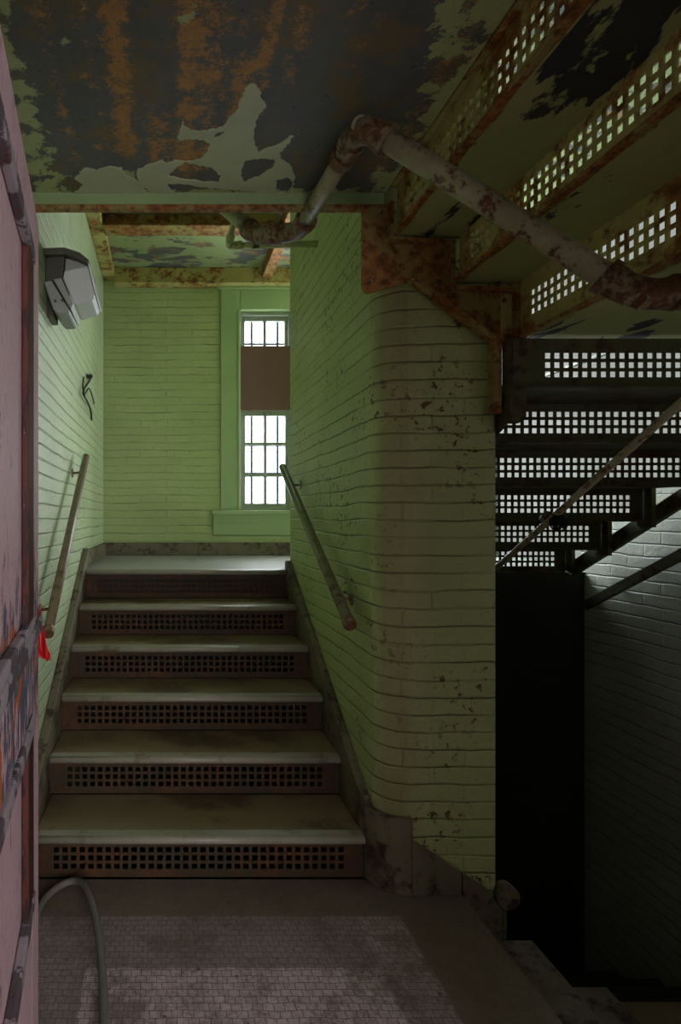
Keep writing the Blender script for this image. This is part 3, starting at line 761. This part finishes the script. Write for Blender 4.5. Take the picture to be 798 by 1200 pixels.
# diagonal pipe under the overhead flight
ca = Vector((1.5, 1.22, 2.029)); t_ = (P(585+5,658,680*1.5/395)-P(798,472,680*1.5/603)).normalized()
a0 = P(798,472,680*1.5/603); k0 = (2.0-a0.z)/t_.z
top = a0+t_*k0; kb = (3.468-a0.y)/t_.y; bot = a0+t_*kb
dr = thing('diagonal_rail', 'thin pale rail slanting across the perforated risers of the overhead stairs', 'rail', bot)
straight(top, bot, .0125, 'pipe', 'pipe', dr, 12)
for f in (.0, 1.0):
    a = top.lerp(bot, f); dd = t_*(.03 if f == 0 else -.03); MB().tube([a, a+dd], .024, 12).build('end_collar', 'fitting', dr)
for f in (.36,): 
    a = P(640,606,680*1.5/445); MB().tube([a-t_*.018, a+t_*.018], .018, 12).build('coupling', 'fitting', dr)
random.seed(11)
q = MB(); c0 = P(655,612,2.22)
for k in range(7):
    pts = []; r = random.uniform(.022, .042); ax = Vector((random.gauss(0,1), random.gauss(0,1), random.gauss(0,1))).normalized(); bx = ax.orthogonal().normalized(); by = ax.cross(bx)
    for i in range(17):
        th = i/16*2*math.pi*1.4; pts.append(c0+bx*math.cos(th)*r+by*math.sin(th)*r*.7+Vector((random.uniform(-.006,.006),)*3)+ax*.004*i/4)
    q.tube(crom(pts, 2), .0028, 6)
q.tube(crom([c0, P(645,600,2.24), P(641,606,2.24)], 4), .003, 6)
wr = q.build('wire_bundle', 'black', loc=c0); tag(wr, 'small tangle of black wire tied to the slanting rail', 'wire')

# dark rail on the far right wall
a, b = P(798,648,2.76*1.0), P(700,708,3.30)
a = Vector((2.47, 2.30, 1.44)); b = Vector((2.47, 3.40, .85))
rr = thing('wall_rail', 'dark flat rail slanting along the pale brick wall below the overhead stairs', 'rail', b)
n = Vector((0, .0, .03)); MB().prism([a-n, a+n, b+n, b-n], (-.02, 0, 0)).build('rail_bar', 'dark_steel', rr, .003)
for f in (.2, .8):
    p = a.lerp(b, f); MB().tube([p, p+Vector((.03,0,0))], .01, 8).build('bracket', 'dark_steel', rr)

# ------------------------------------------------------------------ handrails of the front stairs
def handrail(label, a, b, wx, mat, fr, r=.021):
    h = thing('handrail', label, 'handrail', b, 'handrails of the front stairs')
    t = (b-a).normalized()
    MB().tube([a-t*.004, a, b, b+t*.004], r, 16, rad=[r*.7, r, r, r*.7]).build('rail', mat, h)
    MB().tube([b-t*.03, b+t*.008], r*1.18, 16).build('end_cap', 'fitting', h, .003)
    s = 1 if wx > a.x else -1
    for f in fr:
        p = a.lerp(b, f); w = Vector((wx, p.y, p.z-.045))
        o = MB().tube(crom([p-Vector((0,0,r*.6)), p+Vector((s*.012,0,-.038)), w-Vector((s*.006,0,0)), w], 5), .0065, 8).build('bracket', 'fitting', h)
        MB().tube([w-Vector((s*.007,0,0)), w], .026, 12).build('wall_plate', mat, o)
handrail('brown pipe handrail on the left brick wall', P(101,535,3.40), P(56,742,2.32), XL-.0005, 'rail', (.07, .86), .021)
handrail('olive pipe handrail on the middle brick wall', P(331,547,3.50), P(410,732,2.24), PX0+.0005, 'rail_green', (.1, .84), .022)

# ------------------------------------------------------------------ wall lamp
Yl = 2.56
L = thing('wall_lamp', 'grey hooded floodlight on the left wall above the handrail', 'lamp', Vector((XL, Yl+.1, 2.36)))
def pl(pts, y0, d): return MB().prism([P(u, v, 2.56)*1.0+Vector((0, y0-2.56, 0)) for u, v in pts], (0, d, 0))
hood = [(50,292),(76,291),(94,297),(105,306),(104,311),(90,304),(76,299),(52,300)]
pl(hood, Yl-.015, .25).build('hood', 'lamp_hood', L, .006)
pl([(53,300),(75,298),(73,326),(52,330)], Yl+.01, .20).build('hood_hollow', 'lamp_hood', L, .006)  # dark block stands in for the hollow interior under the hood
ho = pl([(51,330),(60,328),(82,364),(80,367),(68,368),(62,362)], Yl, .22).build('housing', 'lamp_body', L, .008)
for u, v in ((65,353),(73,352)): a = P(u, v, Yl); MB().tube([a+Vector((0,.002,0)), a-Vector((0,.006,0))], .006, 8).build('screw', 'lamp_hood', ho)
pl([(62,327.5),(72,326),(86,357),(83,363.5)], Yl-.008, .236).build('frame_ring', 'lamp_body', L, .006)
pl([(73,325),(75,316),(101,311),(103,312),(111,345),(108,351),(88,357),(86,355)], Yl+.004, .21).build('lens', 'lens', L, .012)
pl([(76,300),(90,304),(103,310),(75,315.5)], Yl+.02, .18).build('reflector', 'lamp_body', L, .003)
pl([(103.2,311),(105,311),(113,344),(111.6,345)], Yl-.004, .226).build('lens_edge', 'lens_edge', L, .002)
MB().box(XL+.0005, XL+.03, Yl+.06, Yl+.18, 2.27, 2.46).build('back_plate', 'lamp_hood', L, .004)
MB().tube([Vector((XL+.03, Yl+.12, 2.40)), Vector((XL+.07, Yl+.12, 2.41))], .02, 12).build('knuckle', 'lamp_hood', L)

# cable stub on the left wall
yw = 4.05
def lw(u, v, off=.012): 
    Y = F*(abs(XL)-off)/(CX-u); return Vector((XL+off, Y, H+(CY-v)*Y/F))
q = MB()
q.tube(crom([lw(107,440,.004), lw(105,446,.02), lw(99,455,.02), lw(98,462,.03), lw(102,470,.02), lw(106,480,.02), lw(107.3,492,.015)], 5), .007, 8)
q.tube(crom([lw(98,442,.012), lw(97,452,.015), lw(99,462,.02), lw(104,455,.02), lw(108,464,.02), lw(110.5,473,.012)], 5), .005, 8)
q.tube([lw(106,441,.001), lw(106,441,.030)], .015, 10)
cb = q.build('cable_end', 'black', loc=lw(104,470,0)); tag(cb, 'black cut cable ends sticking out of the left brick wall', 'cable')

# ------------------------------------------------------------------ door leaf on the left
E = Vector((-.319, 1.447, 0)); dv = Vector((.124, -.992, 0)).normalized(); nv = Vector((.992, .124, 0)).normalized()
def D(s, z, d=0.0): return E+dv*s+nv*d+Vector((0,0,z))
def dbox(q, s0, s1, z0, z1, d0, d1):
    q.prism([D(s0,z0,d0), D(s1,z0,d0), D(s1,z1,d0), D(s0,z1,d0)], nv*(d1-d0)); return q
q = MB()
PS0, PS1 = .15, .78
zp = [(.50, .93), (1.11, 1.965)]
TD = .045
dbox(q, 0, PS0, .01, 2.10, -TD, 0); dbox(q, PS1, .93, .01, 2.10, -TD, 0)
dbox(q, PS0, PS1, .01, .50, -TD, 0); dbox(q, PS0, PS1, .93, 1.11, -TD, 0); dbox(q, PS0, PS1, 1.965, 2.10, -TD, 0)
door = struct(q, 'door_1', 'door', .004)
for z0, z1 in zp:
    dbox(MB(), PS0, PS1, z0, z1, -.035, -.012).build('panel', 'door', door)
    dbox(MB(), PS0+.001, PS0+.10, z0+.001, z1-.001, -.011, .004).build('moulding', 'door_strip', door, .003)
    dbox(MB(), PS0+.001, PS1, z1-.035, z1-.001, -.011, .008).build('moulding', 'door_mould', door, .004)
    dbox(MB(), PS0+.001, PS1, z0+.001, z0+.035, -.011, .008).build('moulding', 'door_mould', door, .004)
dbox(MB(), .006, PS1, 1.09, 1.125, .0, .012).build('rail_strip', 'door_mould', door, .004)
dbox(MB(), -.004, .0, .02, 2.08, -.03, -.008).build('edge_strip', 'door_mould', door, .001)
for z in (1.30, 1.02):
    dbox(MB(), -.009, -.004, z-.05, z+.05, -.034, -.006).build('latch_plate', 'fitting', door, .001)
# red bag hanging on the far edge of the door
random.seed(3)
q = MB(); nr, nc = 16, 8
rows = [(38.5,39.6,628),(38.5,39.8,670),(38.5,40.6,694),(38.4,43.5,706),(38.4,48,722),(38.4,53,736),(38.4,57,752),(42,58,762),(50,58.5,770),(55,57.5,772)]
vs = []
for i, (u0, u1, v) in enumerate(rows):
    for j in range(nc+1):
        t = j/nc; fold = .012*math.sin(t*7+i*.7)+.008*math.sin(i*1.3+t*3)
        vs.append(P(u0+(u1-u0)*t, v+2*math.sin(j+i), 1.50)+Vector((0, fold*min(1, i/3), 0)))
fs = [(i*(nc+1)+j, i*(nc+1)+j+1, (i+1)*(nc+1)+j+1, (i+1)*(nc+1)+j) for i in range(len(rows)-1) for j in range(nc)]
q.add(vs, fs, smooth=True); rb = q.build('red_bag', 'red', loc=P(48,735,1.5)); 
sm = rb.modifiers.new('thick', 'SOLIDIFY'); sm.thickness = .004
ss = rb.modifiers.new('sub', 'SUBSURF'); ss.levels = ss.render_levels = 1
tag(rb, 'crumpled red plastic cloth hanging at the edge of the pink door', 'cloth')
o = MB().tube(crom([P(56,768,1.5), P(58,765,1.5), P(60.5,769,1.495), P(59,773,1.5), P(61,772,1.5)], 3), .003, 6).build('frayed_knot', 'pipe', rb)

# ------------------------------------------------------------------ hose
def fl(u, v, z=.016):
    Y = F*(H-z)/(v-CY); return Vector(((u-CX)*Y/F, Y, z))
pts = [fl(124,1330), fl(123,1260), fl(122,1200), fl(121,1160), fl(116,1110), fl(109,1075), fl(100,1048), fl(90,1037), fl(77,1036), fl(62,1044), fl(48,1060), fl(39,1085), fl(34,1120), fl(31,1180), fl(28,1280)]
z = [.013,.013,.016,.03,.045,.05,.045,.03,.02,.016,.016,.014,.013,.013,.013]
pts = [fl(*p) if False else Vector((p.x, p.y, zz)) for p, zz in zip(pts, z)]
h = MB().tube(crom(pts, 8), .0125, 12).build('hose', 'hose', loc=pts[0]); tag(h, 'grey rubber hose looping over the floor before the stairs', 'hose')

# ------------------------------------------------------------------ fallen chips of paint on the floor and treads
random.seed(21)
q = MB()
def chip(x, y, z, s):
    n = random.randint(4, 6); a0 = random.random()*6
    pts = [Vector((x+math.cos(a0+6.283*i/n)*s*random.uniform(.5,1), y+math.sin(a0+6.283*i/n)*s*random.uniform(.5,1), z+.0005+random.uniform(0,.35)*s)) for i in range(n)]
    q.add(pts, [tuple(range(n))])
for i in range(230):
    chip(random.uniform(-.35, 1.0), random.uniform(1.45, 2.15), .001, random.choice((.002,.003,.004,.004,.008)))
for i in range(6):
    for j in range(16):
        chip(random.uniform(SX0+.02, SX1-.02), random.uniform(YN_[i]+.03, (rises[i+1] if i < 5 else 4.2)-.01), ZT[i]+.001, random.choice((.002,.003,.005)))
ch = q.build('paint_chips', 'chip', kind='stuff'); tag(ch, 'small brown flakes of fallen paint scattered over floor and treads', 'debris')

# ------------------------------------------------------------------ light: overcast sky through the windows, some of them added for fill
w = bpy.data.worlds.new('sky'); S.world = w; w.use_nodes = True
bg = w.node_tree.nodes['Background']; bg.inputs[0].default_value = (.90,.95,1.0,1); bg.inputs[1].default_value = 30
def portal(name, loc, rot, sx, sy):
    l = bpy.data.lights.new(name, 'AREA'); l.shape = 'RECTANGLE'; l.size = sx; l.size_y = sy; l.cycles.is_portal = True
    o = bpy.data.objects.new(name, l); C.objects.link(o); o.location = loc; o.rotation_euler = rot
R = math.radians
for nm, wd in (('portal_one', W1), ('portal_two', W2)):
    portal(nm, ((wd[0]+wd[1])/2, YB+.31, (wd[2]+wd[3])/2), (R(-90), 0, 0), wd[1]-wd[0], wd[3]-wd[2])
for nm, wd in (('portal_three', W3), ('portal_seven', FILL_NEAR), ('portal_eight', FILL_LANDING)):
    portal(nm, (XR+.125, (wd[0]+wd[1])/2, (wd[2]+wd[3])/2), (0, R(90), 0), wd[3]-wd[2], wd[1]-wd[0])
portal('portal_rear', ((W6[0]+W6[1])/2, -2.81, (W6[2]+W6[3])/2), (R(90), 0, 0), W6[1]-W6[0], W6[3]-W6[2])

# ------------------------------------------------------------------ camera
cam = bpy.data.cameras.new('camera'); co = bpy.data.objects.new('camera', cam); C.objects.link(co)
co.location = (0, 0, H); co.rotation_euler = (R(90), 0, 0)
cam.sensor_fit = 'VERTICAL'; cam.sensor_height = 36; cam.sensor_width = 36*798/1200
cam.lens = F/1200*36; cam.shift_x = (399-CX)/1200; cam.shift_y = (CY-600)/1200; cam.clip_start = .02
S.camera = co
S.view_settings.view_transform = 'Standard'; S.view_settings.look = 'None'; S.view_settings.exposure = 0; S.view_settings.gamma = 1
S.view_settings.use_curve_mapping = False
S.cycles.max_bounces = 10; S.cycles.diffuse_bounces = 6; S.cycles.transparent_max_bounces = 16; S.cycles.use_denoising = True
S.cycles.sample_clamp_indirect = 10
